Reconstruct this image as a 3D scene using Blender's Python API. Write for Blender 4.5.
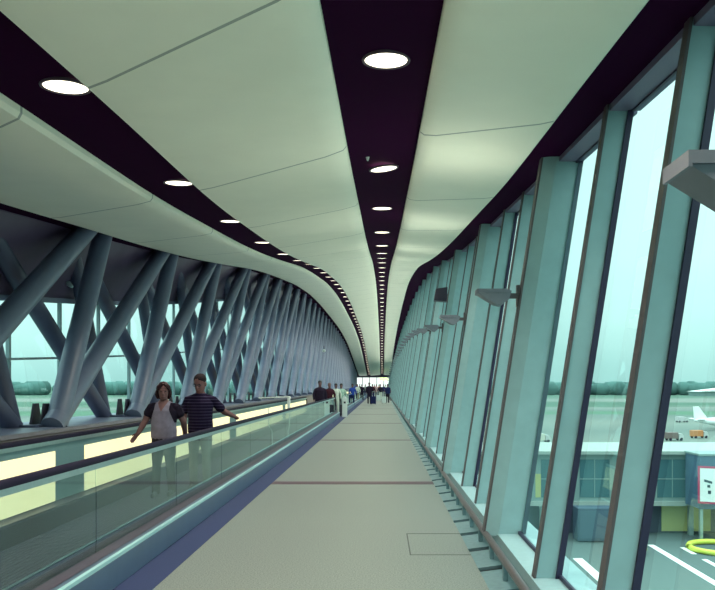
import bpy, math, random
from mathutils import Vector, Matrix
random.seed(7)
sc = bpy.context.scene
for o in list(bpy.data.objects): bpy.data.objects.remove(o)
C = sc.collection

# ---------------------------------------------------------------- camera, sky, exposure
F = 740.0
cam_d = bpy.data.cameras.new('camera'); cam = bpy.data.objects.new('camera', cam_d); C.objects.link(cam)
cam.location = (0, 0, 1.65); cam.rotation_euler = (math.pi/2, 0, 0)
cam_d.sensor_fit = 'HORIZONTAL'; cam_d.sensor_width = 36; cam_d.lens = F/715*36
cam_d.shift_x = -24.5/715; cam_d.shift_y = 90/715
cam_d.clip_start = .05; cam_d.clip_end = 20000
sc.camera = cam
sc.view_settings.view_transform = 'Standard'; sc.view_settings.look = 'None'
sc.view_settings.gamma = 1; sc.view_settings.exposure = 1.62
sc.view_settings.use_curve_mapping = False

SKY = .95
w = bpy.data.worlds.new('sky'); sc.world = w; w.use_nodes = True
nt = w.node_tree; nt.nodes.clear()
out = nt.nodes.new('ShaderNodeOutputWorld'); bg = nt.nodes.new('ShaderNodeBackground')
tc = nt.nodes.new('ShaderNodeTexCoord'); sep = nt.nodes.new('ShaderNodeSeparateXYZ')
nz = nt.nodes.new('ShaderNodeTexNoise'); nz.inputs['Scale'].default_value = 2.2; nz.inputs['Detail'].default_value = 3
mp = nt.nodes.new('ShaderNodeMapping'); mp.inputs['Scale'].default_value = (1, 1, 3)
ad = nt.nodes.new('ShaderNodeMath'); ad.operation = 'MULTIPLY_ADD'; ad.inputs[1].default_value = .16; ad.inputs[2].default_value = -.08
a2 = nt.nodes.new('ShaderNodeMath'); a2.operation = 'ADD'
cr = nt.nodes.new('ShaderNodeValToRGB'); e = cr.color_ramp.elements
e[0].position = 0.0; e[0].color = (.18, .31, .29, 1)
e[1].position = .48; e[1].color = (.40, .56, .53, 1)
x = e.new(.05); x.color = (.24, .38, .355, 1)
x = e.new(.16); x.color = (.33, .48, .455, 1)
x = e.new(.75); x.color = (1.15, 1.45, 1.4, 1); x = e.new(1.0); x.color = (1.5, 1.8, 1.75, 1)
nt.links.new(tc.outputs['Generated'], sep.inputs[0]); nt.links.new(tc.outputs['Generated'], mp.inputs[0])
nt.links.new(mp.outputs[0], nz.inputs['Vector']); nt.links.new(nz.outputs['Fac'], ad.inputs[0])
nt.links.new(ad.outputs[0], a2.inputs[0]); nt.links.new(sep.outputs['Z'], a2.inputs[1])
nt.links.new(a2.outputs[0], cr.inputs[0]); nt.links.new(cr.outputs[0], bg.inputs[0])
bg.inputs[1].default_value = SKY; nt.links.new(bg.outputs[0], out.inputs[0])

UPLIGHT_W = 34.0      # each wall uplighter
DOWN_W = 112.0         # each downlight's lamp

# ---------------------------------------------------------------- materials
def mat(name, col, rough=.6, metal=0., var=.0, scale=20, emit=None, es=0, spec=.5):
    m = bpy.data.materials.new(name); m.use_nodes = True
    n = m.node_tree.nodes; L = m.node_tree.links; b = n['Principled BSDF']
    b.inputs['Base Color'].default_value = (*col, 1); b.inputs['Roughness'].default_value = rough
    b.inputs['Metallic'].default_value = metal; b.inputs['Specular IOR Level'].default_value = spec
    t = n.new('ShaderNodeTexCoord'); no = n.new('ShaderNodeTexNoise'); no.inputs['Scale'].default_value = scale
    no.inputs['Detail'].default_value = 3
    r = n.new('ShaderNodeValToRGB')
    r.color_ramp.elements[0].position = .3; r.color_ramp.elements[1].position = .7
    r.color_ramp.elements[0].color = (*[c*(1-var) for c in col], 1)
    r.color_ramp.elements[1].color = (*[min(1, c*(1+var)) for c in col], 1)
    L.new(t.outputs['Object'], no.inputs['Vector']); L.new(no.outputs['Fac'], r.inputs[0]); L.new(r.outputs[0], b.inputs['Base Color'])
    if emit: b.inputs['Emission Color'].default_value = (*emit, 1); b.inputs['Emission Strength'].default_value = es
    return m

def glass(name, tint=(.80, .95, .93), refl=1.0, rough=.0, gcol=(.8, 1, .97)):
    m = bpy.data.materials.new(name); m.use_nodes = True
    n = m.node_tree.nodes; L = m.node_tree.links; n.clear()
    o = n.new('ShaderNodeOutputMaterial'); mx = n.new('ShaderNodeMixShader')
    tr = n.new('ShaderNodeBsdfTransparent'); tr.inputs[0].default_value = (*tint, 1)
    gl = n.new('ShaderNodeBsdfGlossy'); gl.inputs['Roughness'].default_value = rough; gl.inputs[0].default_value = (*gcol, 1)
    fr = n.new('ShaderNodeFresnel'); fr.inputs[0].default_value = 1.5
    mu = n.new('ShaderNodeMath'); mu.operation = 'MULTIPLY'; mu.inputs[1].default_value = refl
    ge = n.new('ShaderNodeNewGeometry'); bf = n.new('ShaderNodeMath'); bf.operation = 'MULTIPLY_ADD'; bf.inputs[1].default_value = -refl; bf.inputs[2].default_value = refl
    L.new(ge.outputs['Backfacing'], bf.inputs[0]); L.new(bf.outputs[0], mu.inputs[1])
    L.new(fr.outputs[0], mu.inputs[0]); L.new(mu.outputs[0], mx.inputs[0])
    L.new(tr.outputs[0], mx.inputs[1]); L.new(gl.outputs[0], mx.inputs[2]); L.new(mx.outputs[0], o.inputs[0])
    return m

M = {}
M['post'] = mat('post_paint', (.29, .46, .48), .42, 0, .05, 6)
M['head'] = mat('window_head', (.15, .14, .22), .5)
M['cap'] = mat('post_shade_face', (.095, .08, .085), .5, 0, .1)  # brown puts shade into the posts' unlit inner faces; fixture arms share it
M['gasket'] = mat('gasket', (.018, .014, .05), .5)
M['sill'] = mat('sill', (.30, .44, .46), .4, 0, .05)
M['tube'] = mat('tube_paint', (.115, .145, .225), .42, 0, .06, 5)
M['tube2'] = mat('lattice_paint', (.07, .08, .14), .5, 0, .06, 5)
M['black'] = mat('void_black', (.020, .0015, .020), .9, spec=.03)
M['soffit'] = mat('fascia', (.075, .05, .10), .45, 0, .2, 1.5)
M['ledge'] = mat('ledge', (.11, .12, .19), .45, 0, .15, 3)
M['rubber'] = mat('rubber', (.012, .008, .025), .6, spec=.15)
M['steel'] = mat('steel', (.42, .55, .56), .3, .7, .05)
M['railsteel'] = mat('rail_steel', (.20, .16, .17), .35, .7, .08)
M['clad'] = mat('cladding', (.095, .145, .22), .35, .2, .06, 4)
M['edge'] = mat('edge_strip', (.42, .68, .70), .3, .2)
M['carpet'] = mat('blue_carpet', (.010, .022, .085), .8, 0, .25, 120)
M['deck'] = mat('deck', (.075, .055, .085), .45, .2, .12, 30)
M['skirt'] = mat('skirt', (.030, .022, .05), .4, .2, .1)
M['belt'] = mat('belt', (.042, .038, .085), .7, .0, .25, 90)
M['lamp'] = mat('lamp_lens', (.9, .9, .8), .5, emit=(1, .90, .70), es=1.2)
M['trim'] = mat('lamp_trim', (.05, .03, .05), .5)
M['panelglow'] = mat('light_panel', (.8, .75, .5), .5, emit=(1, .86, .42), es=.33)
M['panelteal'] = mat('teal_panel', (.16, .28, .29), .3)
M['white'] = mat('white_metal', (.66, .72, .70), .4)
M['plate'] = mat('grille_plate', (.20, .33, .36), .35, .3, .1)
M['fixture'] = mat('fixture', (.19, .20, .235), .45, 0, .04)
M['dark'] = mat('dark_plastic', (.03, .025, .045), .5)
M['glassR'] = glass('window_glass', (.90, .97, .97), .8)
M['glassB'] = glass('balustrade_glass', (.72, .82, .82), 1.4)

# ceiling membrane with skewed seams
m = mat('ceiling_membrane', (.88, .89, .74), .62, 0, .02, 2.0); M['ceil'] = m
n = m.node_tree.nodes; L = m.node_tree.links; b = n['Principled BSDF']; base = b.inputs['Base Color'].links[0].from_socket
t = n.new('ShaderNodeTexCoord'); s = n.new('ShaderNodeSeparateXYZ'); L.new(t.outputs['Object'], s.inputs[0])
k = n.new('ShaderNodeMath'); k.operation = 'MULTIPLY_ADD'; k.inputs[1].default_value = .75; L.new(s.outputs['X'], k.inputs[0]); L.new(s.outputs['Y'], k.inputs[2])
d = n.new('ShaderNodeMath'); d.operation = 'DIVIDE'; d.inputs[1].default_value = 3.6; L.new(k.outputs[0], d.inputs[0])
f = n.new('ShaderNodeMath'); f.operation = 'FRACT'; L.new(d.outputs[0], f.inputs[0])
g = n.new('ShaderNodeMath'); g.operation = 'LESS_THAN'; g.inputs[1].default_value = .010; L.new(f.outputs[0], g.inputs[0])
mx = n.new('ShaderNodeMix'); mx.data_type = 'RGBA'; L.new(g.outputs[0], mx.inputs['Factor']); L.new(base, mx.inputs['A'])
mx.inputs['B'].default_value = (.36, .40, .34, 1); L.new(mx.outputs['Result'], b.inputs['Base Color'])

# speckled terrazzo floor
m = mat('terrazzo', (.30, .34, .29), .34, 0, .0, 20, spec=.45); M['floor'] = m
n = m.node_tree.nodes; L = m.node_tree.links; b = n['Principled BSDF']
t = n.new('ShaderNodeTexCoord'); no = n.new('ShaderNodeTexNoise'); no.inputs['Scale'].default_value = 75; no.inputs['Detail'].default_value = 4
r = n.new('ShaderNodeValToRGB'); r.color_ramp.elements[0].position = .36; r.color_ramp.elements[1].position = .64
r.color_ramp.elements[0].color = (.12, .132, .121, 1); r.color_ramp.elements[1].color = (.265, .287, .258, 1)
L.new(t.outputs['Object'], no.inputs['Vector']); L.new(no.outputs['Fac'], r.inputs[0]); L.new(r.outputs[0], b.inputs['Base Color'])
M['stripe'] = mat('brown_stripe', (.085, .035, .055), .4, 0, .2, 60)
M['seam'] = mat('hatch_seam', (.07, .075, .07), .6)

# ---------------------------------------------------------------- helpers
class MB:
    def __init__(s): s.v = []; s.f = []
    def box(s, x0, x1, y0, y1, z0, z1):
        i = len(s.v)
        s.v += [(x, y, z) for z in (z0, z1) for y in (y0, y1) for x in (x0, x1)]
        s.f += [tuple(i+k for k in q) for q in ((0,2,3,1),(4,5,7,6),(0,1,5,4),(2,6,7,3),(0,4,6,2),(1,3,7,5))]
        return s
    def loft(s, rings, cap=True, closed=True):
        i = len(s.v); n = len(rings[0])
        for r in rings: s.v += [tuple(p) for p in r]
        for a in range(len(rings)-1):
            for k in range(n if closed else n-1):
                k2 = (k+1) % n
                s.f.append((i+a*n+k, i+a*n+k2, i+(a+1)*n+k2, i+(a+1)*n+k))
        if cap and closed:
            s.f.append(tuple(i+k for k in range(n))[::-1]); s.f.append(tuple(i+(len(rings)-1)*n+k for k in range(n)))
        return s
    def tube(s, p0, p1, r, n=12, r1=None):
        return s.chain([(*p0, r, r), (*p1, r if r1 is None else r1, r if r1 is None else r1)], n, False)
    def chain(s, pts, n=12, caps=True, ref=(0, 1, 0)):
        P = [Vector(p[:3]) for p in pts]; R = [(p[3], p[4] if len(p) > 4 else p[3]) for p in pts]
        rings = []; ref = Vector(ref)
        for i, p in enumerate(P):
            d = (P[min(i+1, len(P)-1)]-P[max(i-1, 0)]).normalized()
            u = ref.cross(d)
            if u.length < .15: u = Vector((1, 0, 0)).cross(d)
            u.normalize(); v = d.cross(u).normalized()
            def ring(c, k, rr=R[i]): return [c+u*(rr[0]*k*math.cos(2*math.pi*j/n))+v*(rr[1]*k*math.sin(2*math.pi*j/n)) for j in range(n)]
            e_ = min(R[i])
            if caps and i == 0: rings += [ring(p-d*e_*.85, .4), ring(p-d*e_*.5, .82)]
            rings.append(ring(p, 1))
            if caps and i == len(P)-1: rings += [ring(p+d*e_*.5, .82), ring(p+d*e_*.85, .4)]
        return s.loft(rings)
    def ellipsoid(s, c, r, n=14, m=9):
        rings = []
        for a in range(1, m):
            t = math.pi*a/m
            rings.append([(c[0]+r[0]*math.sin(t)*math.cos(2*math.pi*j/n), c[1]+r[1]*math.sin(t)*math.sin(2*math.pi*j/n), c[2]-r[2]*math.cos(t)) for j in range(n)])
        return s.loft(rings)
    def prism(s, poly, f0, f1):      # poly of 2D points; f0,f1 map a 2D point to 3D
        return s.loft([[f0(p) for p in poly], [f1(p) for p in poly]])
    def mesh(s, name):
        me = bpy.data.meshes.new(name); me.from_pydata([tuple(p) for p in s.v], [], s.f); me.validate()
        import bmesh
        bm = bmesh.new(); bm.from_mesh(me); bmesh.ops.recalc_face_normals(bm, faces=bm.faces); bm.to_mesh(me); bm.free()
        return me
    def build(s, name, m, parent=None, smooth=None, bevel=None):
        me = s.mesh(name); o = bpy.data.objects.new(name, me); C.objects.link(o); me.materials.append(m)
        if parent: o.parent = parent
        if smooth:
            for p in me.polygons: p.use_smooth = True
            me.set_sharp_from_angle(angle=math.radians(smooth))
        if bevel:
            b = o.modifiers.new('bevel', 'BEVEL'); b.width = bevel; b.segments = 2; b.limit_method = 'ANGLE'
        return o

def tag(o, label, cat, group=None, kind=None):
    o['label'] = label; o['category'] = cat
    if group: o['group'] = group
    if kind: o['kind'] = kind
    return o
def struct(o, label=None, cat=None):
    o['kind'] = 'structure'
    if label: o['label'] = label
    if cat: o['category'] = cat
    return o
def empty(name, loc=(0, 0, 0), rz=0):
    o = bpy.data.objects.new(name, None); C.objects.link(o); o.location = loc; o.rotation_euler = (0, 0, rz); o.empty_display_size = .1
    return o
def copy_tree(o, parent=None):
    c = o.copy(); C.objects.link(c)
    if parent is not None: c.parent = parent
    for ch in list(kids.get(o.name, [])): copy_child(ch, c)
    return c
kids = {}
def copy_child(ch, parent):
    c = ch.copy(); C.objects.link(c); c.parent = parent
    for g in kids.get(ch.name, []): copy_child(g, c)
def reg(o, *ch): kids[o.name] = list(ch)

def interp(tab):
    xs = [a for a, _ in tab]; ys = [b for _, b in tab]; n = len(xs)
    dl = [(ys[i+1]-ys[i])/(xs[i+1]-xs[i]) for i in range(n-1)]
    mt = [dl[0]]+[(0 if dl[i-1]*dl[i] <= 0 else 2*dl[i-1]*dl[i]/(dl[i-1]+dl[i])) for i in range(1, n-1)]+[dl[-1]]
    def f(x):
        if x <= xs[0]: return ys[0]+mt[0]*(x-xs[0])
        if x >= xs[-1]: return ys[-1]
        i = 0
        while xs[i+1] < x: i += 1
        h = xs[i+1]-xs[i]; t = (x-xs[i])/h
        return (2*t**3-3*t*t+1)*ys[i]+(t**3-2*t*t+t)*h*mt[i]+(-2*t**3+3*t*t)*ys[i+1]+(t**3-t*t)*h*mt[i+1]
    return f
# vault profile: height above eye level along the bridge
hc = interp([(-2, 1.85), (0, 1.95), (5.3, 2.31), (8.7, 2.56), (12.1, 2.87), (15.5, 3.18), (18.9, 3.54), (22.3, 3.95), (29, 4.78), (36, 5.45),
             (43, 6.02), (52, 6.48), (62, 6.68), (80, 6.75), (100, 6.35), (120, 5.1), (140, 3.5), (158, 2.25)])
def zc(x, y): return 1.65+hc(y)-.085*min(abs(x), 2.6)-.012*max(0, abs(x)-2.6)
cL = interp([(-2, 2.3), (5, 2.42), (12, 2.64), (30, 2.72), (57, 2.80), (160, 2.8)])
eR = interp([(-2, 1.42), (4, 1.44), (10, 1.50), (20, 1.50), (30, 1.45), (57, 1.65), (105, 1.8), (160, 1.8)])
eL = interp([(-2, 4.9), (160, 4.9)])
Y0, Y1 = -1.5, 158.0
YS = [Y0+i*.75 for i in range(80)] + [Y0+60+i*1.5 for i in range(67)]; YS = [y for y in YS if y < Y1]+[Y1]

# ---------------------------------------------------------------- ceiling
def panel(name, xa, xb):
    rings = []
    for y in YS:
        a, b2 = xa(y), xb(y); xs = [a+(b2-a)*i/8 for i in range(9)]
        pr = [(a+.0, y, zc(a, y)+.06), (a-.0, y, zc(a, y)-.02), (a+.035, y, zc(a, y)-.055)]
        pr += [(x, y, zc(x, y)-.07) for x in xs[1:-1]]
        pr += [(b2-.035, y, zc(b2, y)-.055), (b2, y, zc(b2, y)-.02), (b2, y, zc(b2, y)+.06)]
        rings.append(pr)
    o = MB().loft(rings).build(name, M['ceil'], smooth=40); struct(o); return o
panel('ceiling', lambda y: -eL(y), lambda y: -(cL(y)+.34))
panel('ceiling', lambda y: -(cL(y)-.34), lambda y: -.36)
panel('ceiling', lambda y: .36, lambda y: eR(y))
rings = []
for y in YS:
    xs = [-5.5, -4.9, -3.8, -2.6, -1.3, 0, 1.0, eR(y)+.0]
    rings.append([(x, y, zc(x, y)+.03) for x in xs]+[(x, y, zc(x, y)+.09) for x in xs[::-1]])
struct(MB().loft(rings).build('ceiling', M['black'], smooth=40))

# ---------------------------------------------------------------- right glazed wall
S = .155
def xi(z): return 1.437+S*(z-1.65)
def zw(y): return zc(1.5, y)-.04
rings = []
for y in YS:
    a = eR(y)-.04; z1 = zw(y); z0 = zc(eR(y), y); xb = xi(z1)+.20
    rings.append([(a, y, z0+.1), (a, y, z0-.0), (xb, y, z1), (xb, y, z1+.16)])
struct(MB().loft(rings).build('trim_1', M['black']))
mains = [-2.95+5.25*i for i in range(31)]; mains = [y for y in mains if y < Y1]
ZS = .14
def post(y, depth, w, off, main):
    """leaning window post, its plan swept from sill to head"""
    z0, z1 = ZS-.02, zw(y)+.02
    if main: plan = [(0, 0), (.13, -.05), (depth, -.05), (depth, w+.05), (.13, w+.05), (0, w)]
    else: plan = [(0, 0), (depth, 0), (depth, w), (0, w)]
    f = lambda z: (lambda p: (xi(z)+off+p[0], y+p[1], z))
    o = MB().prism(plan, f(z0), f(z1)).build('window_post', M['post'])
    cw = .018
    cplan = [(-cw, -.004), (0, -.004), (0, w+.004), (-cw, w+.004)]
    MB().prism(cplan, f(z0), f(z1)).build('post_shade_face', M['cap'], o)
    if True:
        gp = [(depth-.045, -.07 if main else -.02), (depth, -.07 if main else -.02), (depth, 0), (depth-.045, 0)]
        MB().prism(gp, f(z0), f(z1)).build('gasket', M['gasket'], o)
    return o
fins = []
nwin = 0
for i, ym in enumerate(mains):
    o = post(ym, .40, .11, -.15, True)
    tag(o, 'broad leaning teal window column with a wall light along the right glass wall', 'column', 'broad columns of the right glass wall')
    for dy in (1.88, 3.48):
        if ym+dy > Y1: continue
        o = post(ym+dy, .195, .08, 0, False); fins.append(ym+dy)
        tag(o, 'narrow leaning teal window mullion between two broad columns of the right glass wall', 'mullion', 'narrow mullions of the right glass wall')
edges = sorted(mains+fins)
# labels for the nearest, easily singled out, come from their own look below
for a, b in zip(edges[:-1], edges[1:]):
    nwin += 1
    wa = .11 if a in mains else .075
    ya, yb = a+wa, b
    def P(y, z, dx): return (xi(z)+.195+dx, y, z)
    zt_a, zt_b = zw(ya)-.035, zw(yb)-.035
    # head reveal + bottom rail form the frame
    fr = MB()
    fr.loft([[(xi(zt_a)+.012, ya, zt_a+.12), (xi(zt_a)+.008, ya, zt_a), (xi(zt_a)+.25, ya, zt_a), (xi(zt_a)+.27, ya, zt_a+.12)],
             [(xi(zt_b)+.012, yb, zt_b+.12), (xi(zt_b)+.008, yb, zt_b), (xi(zt_b)+.25, yb, zt_b), (xi(zt_b)+.27, yb, zt_b+.12)]])
    o = fr.build('window_%d' % nwin, M['head']); struct(o)
    g = MB()
    g.loft([[P(ya, ZS, 0), P(ya, ZS, .012), P(ya, zt_a+.02, .012), P(ya, zt_a+.02, 0)], [P(yb, ZS, 0), P(yb, ZS, .012), P(yb, zt_b+.02, .012), P(yb, zt_b+.02, 0)]])
    g.build('glass_pane', M['glassR'], o)
    k = MB()
    for (u, v, zz0, zz1) in ((ya, yb, ZS, ZS+.03),):
        k.loft([[P(u, zz0, -.02), P(u, zz0, 0), P(u, zz1, 0), P(u, zz1, -.02)], [P(v, zz0, -.02), P(v, zz0, 0), P(v, zz1, 0), P(v, zz1, -.02)]])
    k.loft([[P(ya, zt_a-.015, -.02), P(ya, zt_a-.015, 0), P(ya, zt_a, 0), P(ya, zt_a, -.02)], [P(yb, zt_b-.015, -.02), P(yb, zt_b-.015, 0), P(yb, zt_b, 0), P(yb, zt_b, -.02)]])
    k.build('gasket', M['gasket'], o)
# sill
o = MB().loft([[(1.17, y, ZS), (1.17, y, -.1), (1.62, y, -.1), (1.62, y, ZS)] for y in (Y0, Y1)]).build('trim_2', M['sill']); struct(o)

# guard rail with its brackets, floor channel
struct(MB().box(.86, 1.17, Y0, Y1, -.16, -.09).build('trim_3', M['dark']))
rail = MB().chain([(1.06, Y0, .13, .033), (1.06, Y1-.5, .13, .033)], 12, False).build('guard_rail', M['railsteel'], smooth=50)
tag(rail, 'long low brushed metal guard rail along the foot of the glass wall', 'rail')
y = Y0+.4; nb = 0
while nb < 100:
    bm_ = MB(); bm_.loft([[(.865, y, -.06), (1.17, y, -.02), (1.17, y, -.05), (.865, y, -.088)], [(.865, y+.66, -.06), (1.17, y+.66, -.02), (1.17, y+.66, -.05), (.865, y+.66, -.088)]])
    bm_.box(1.04, 1.08, y+.24, y+.30, -.03, .105)
    bm_.build('rail_bracket', M['plate'], rail); y += .80; nb += 1

# ---------------------------------------------------------------- floor
o = MB().loft([[(-1.85, y, 0), (.865, y, 0), (.865, y, -.16), (-1.85, y, -.16)] for y in (Y0, Y1)]).build('floor', M['floor']); struct(o)
o = MB().loft([[(-6.3, y, -.02), (-1.85, y, -.02), (-1.85, y, -.16), (-6.3, y, -.16)] for y in (Y0, Y1)]).build('floor', M['skirt']); struct(o)
struct(MB().box(-2.17, -1.85, Y0, Y1, -.015, .002).build('carpet_strip', M['carpet']), 'blue carpet strip along the foot of the moving walkway', 'floor')
for i in range(15):
    yy = 12.3+9.72*i
    struct(MB().box(-1.85, .865, yy, yy+.34, 0.0005, .0025).build('floor_stripe', M['stripe']), 'dark brown band set across the floor', 'floor')
h = MB()
h.box(.27, .865, 7.18, 7.195, .0005, .002).box(.27, .865, 8.2, 8.22, .0005, .002).box(.27, .282, 7.18, 8.22, .0005, .002)
struct(h.build('floor_hatch', M['seam']), 'thin dark outline of an access hatch in the floor', 'floor')

# ---------------------------------------------------------------- moving walkways
def balustrade(root, X, ya, yb, inner, lit):
    """glass panes with steel joints, black handrail on a steel channel; inner=+1 when the belt is at larger x"""
    # each pane
    yy = ya+.35
    while yy < yb-.4:
        y2 = min(yy+2.4, yb-.35)
        if not lit: MB().box(X-.006, X+.006, yy+.008, y2-.008, .24, .98).build('glass_pane', M['glassB'], root)
        yy = y2
    ch = MB().box(X-.024, X+.024, ya+.2, yb-.2, .955, 1.0).build('handrail_channel', M['steel'], root)
    pts = [(X, ya+.25, .40), (X, ya+.02, .52), (X, ya-.06, .72), (X, ya+.04, .92), (X, ya+.28, 1.015), (X, yb-.28, 1.015), (X, yb-.04, .92), (X, yb+.06, .72), (X, yb-.02, .52), (X, yb-.25, .40)]
    MB().chain([(*p, .042, .026) for p in pts], 10, True, (1, 0, 0)).build('handrail', M['rubber'], root, smooth=50)
    MB().loft([[(X-.13, y, .235), (X-.13, y, .255), (X+.13, y, .255), (X+.13, y, .235)] for y in (ya, yb)]).build('deck', M['deck'], root)
    MB().box(X+.13*inner-.012, X+.13*inner+.012, ya, yb, .0, .235).build('skirt', M['skirt'], root)

def walkway(ya, yb, label):
    r = empty('moving_walkway', (-3.1, ya, 0)); tag(r, label, 'moving walkway')
    n0 = len(C.objects)
    before = set(bpy.data.objects)
    balustrade(r, -2.38, ya, yb, -1, False)
    balustrade(r, -3.87, ya, yb, 1, True)
    MB().loft([[(-2.17, y, 0), (-2.17, y, .232), (-2.19, y, .255), (-2.26, y, .255), (-2.26, y, 0)] for y in (ya, yb)]).build('cladding', M['clad'], r)
    MB().box(-2.202, -2.168, ya, yb, .232, .262).build('edge_strip', M['edge'], r)
    b = MB()
    nrib = 24
    prof = []
    for i in range(nrib):
        xa = -3.73+1.21*i/nrib; wd = 1.21/nrib
        prof += [(xa, .0), (xa+wd*.5, .0), (xa+wd*.5, .008), (xa+wd, .008)]
    b.loft([[(px, y, .02+pz) for px, pz in prof]+[(-2.52, y, -.01), (-3.73, y, -.01)] for y in (ya+.9, yb-.9)])
    b.build('belt', M['belt'], r)
    for y0, y1 in ((ya, ya+.9), (yb-.9, yb)): MB().box(-3.73, -2.52, y0, y1, -.01, .03).build('comb_plate', M['steel'], r)
    # backlit panels of the far balustrade
    y = ya+.3; 
    cuts = []
    g = 8.75
    while g-10 > ya: g -= 10
    segs = []; cur = ya+.35
    while g < yb:
        if g > cur: segs.append((cur, g, True)); segs.append((g, g+.85, False)); cur = g+.85
        g += 10
    if cur < yb-.35: segs.append((cur, yb-.35, True))
    for a, b_, on in segs:
        MB().box(-3.885, -3.862, a, b_, .28, .87).build('light_panel' if on else 'reflection_panel', M['panelglow'] if on else M['panelteal'], r)  # short teal boxes stand in for truss reflections across the glow
    MB().box(-3.883, -3.864, ya+.35, yb-.35, .87, .96).build('upper_panel', M['panelteal'], r)
    for o in set(bpy.data.objects)-before:
        if o.parent == r: o.location = (3.1, -ya, 0)
    for nm in ('glass_joint',): pass
    return r
walkway(-1.4, 38.0, 'near moving walkway with glass side and black handrail, carrying the walking couple')
walkway(43.0, 112.0, 'farther moving walkway starting beyond the white end post')

# white end post and guard frame
r = empty('barrier_post', (-1.92, 38.1, 0)); tag(r, 'short white barrier post at the end of the near moving walkway', 'post')
MB().box(-.13, .13, -.06, .06, 0, .97).build('housing', M['white'], r, bevel=.012)
MB().chain([(0, 0, .97, .1, .06), (0, 0, 1.02, .08, .05)], 12).build('cap', M['white'], r, smooth=50)
MB().box(-.05, .05, -.068, -.058, .70, .80).build('reader_screen', M['dark'], r)
r = empty('guard_barrier', (-2.5, 19.7, 0)); tag(r, 'thin white metal guard frame standing above the handrail beyond the couple', 'barrier')
fr = MB()
fr.chain([(0, 0, .08, .018), (0, 0, .42, .018), (.04, 0, .55, .018), (.04, 0, 1.33, .022)], 8, True)
fr.build('upright', M['white'], r, smooth=50)
MB().chain([(-.42, 0, .08, .014), (-.42, 0, .40, .014), (-.52, 0, .58, .014), (-.52, 0, 1.02, .014)], 8).build('upright', M['white'], r, smooth=50)
MB().chain([(.05, 0, 1.33, .02), (-.82, .3, 1.30, .02)], 8).build('top_bar', M['white'], r, smooth=50)
MB().box(-.02, .06, -.012, .012, .95, 1.31).build('plate', M['white'], r)

# ---------------------------------------------------------------- left side: ledge, tubes, lattice, glazing, fascia
struct(MB().loft([[(-5.0, y, -.1), (-5.0, y, .90), (-4.92, y, .93), (-4.92, y, .99), (-5.2, y, 1.0), (-6.25, y, 1.0), (-6.25, y, -.1)] for y in (Y0, Y1)]).build('wall_left', M['ledge']))
def hg(y): return zc(-4.9, y)-1.2      # glass head on the left
rings = []
for y in YS:
    rings.append([(-5.42, y, zc(4.9, y)+.0), (-5.42, y, zc(4.9, y)+.30), (-6.2, y, hg(y)+.1), (-6.2, y, hg(y)), (-6.0, y, hg(y)), (-5.95, y, hg(y)+.12)])
struct(MB().loft(rings).build('trim_4', M['soffit']))
rings = [[(-6.02, y, hg(y)-.05), (-5.93, y, hg(y)-.05), (-5.93, y, hg(y)+.04), (-6.02, y, hg(y)+.04)] for y in YS]
struct(MB().loft(rings).build('trim_5', M['tube']))
feet = [.25+3.75*i-3.75*3 for i in range(45)]; feet = [f_ for f_ in feet if f_ < 150]
def ztop(y): return zc(4.9, max(y, Y0))+.12
def topY(fy):
    y = fy
    for _ in range(60): y = .5*y+.5*(fy-1.875+min(1.58, max(1.12, 1.15+(y-17)*.027))*(ztop(y)+.6-1.0))
    return y
for fy in feet:
    for k, s0 in enumerate((0, -3.75)):
        fo = fy+s0
        if fo < -12: continue
    tY = topY(fy)
    if tY > Y1-.5 : break
    zt = ztop(tY)+.6
    for fo in (fy, fy-3.75):
        if tY < 0: continue
        p0 = Vector((-5.12, fo+(.12 if fo == fy else -.02), 1.0)); p1 = Vector((-5.12-.03*(zt-1), tY, zt))
        if fo < Y0: p0 = p0+(p1-p0)*((Y0+.1-fo)/(tY-fo))
        if (p1-p0).length < .5: continue
        o = MB().tube((0, 0, 0), p1-p0, .175, 20).build('truss_tube', M['tube'], smooth=50); o.location = p0
        tag(o, 'steep round blue-grey truss tube rising from the left ledge and leaning away' if fo == fy else 'slanting round blue-grey truss tube leaning far away over its neighbours on the left side',
            'beam', 'steep truss tubes on the left' if fo == fy else 'slanting truss tubes on the left')
# node gussets and outer lattice
for fy in feet:
    if fy < Y0+.3: continue
    r = empty('truss_node', (-5.35, fy+.2, 1.0)); tag(r, 'dark steel gusset foot on the left ledge where truss tubes meet', 'bracket', 'truss feet on the left ledge')
    MB().loft([[(-.14, -.2, 0), (-.14, .2, 0), (-.14, .08, .36), (-.14, -.08, .36)], [(-.11, -.2, 0), (-.11, .2, 0), (-.11, .08, .36), (-.11, -.08, .36)]]).build('gusset_plate', M['dark'], r)
    MB().loft([[(.02, -.2, 0), (.02, .2, 0), (.02, .08, .36), (.02, -.08, .36)], [(.05, -.2, 0), (.05, .2, 0), (.05, .08, .36), (.05, -.08, .36)]]).build('gusset_plate', M['dark'], r)
    MB().box(-.2, .1, -.4, .4, 0, .035).build('base_plate', M['tube2'], r)
for fy in feet+[feet[-1]+3.75]:
    for sl, rr in ((.48, .13), (1.55, .15)):
        y = fy
        for _ in range(30): y = fy-sl*(hg(max(y, Y0))+.5-1.0)
        if fy < Y0+.5: continue
        zt = hg(max(y, Y0))+1.0
        p0 = Vector((-5.68, fy-.1, 1.0)); p1 = Vector((-5.74, fy-sl*(zt-1), zt))
        if p1.y < Y0: p1 = p0+(p1-p0)*((Y0+.1-p0.y)/(p1.y-p0.y))
        o = MB().tube((0, 0, 0), p1-p0, rr, 14).build('lattice_tube', M['tube2'], smooth=50); o.location = p0
        tag(o, ('upright' if sl < 1 else 'slanting')+' dark lattice tube leaning towards the viewer behind the left truss tubes', 'beam', ('upright' if sl < 1 else 'slanting')+' lattice tubes behind the left truss')
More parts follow.
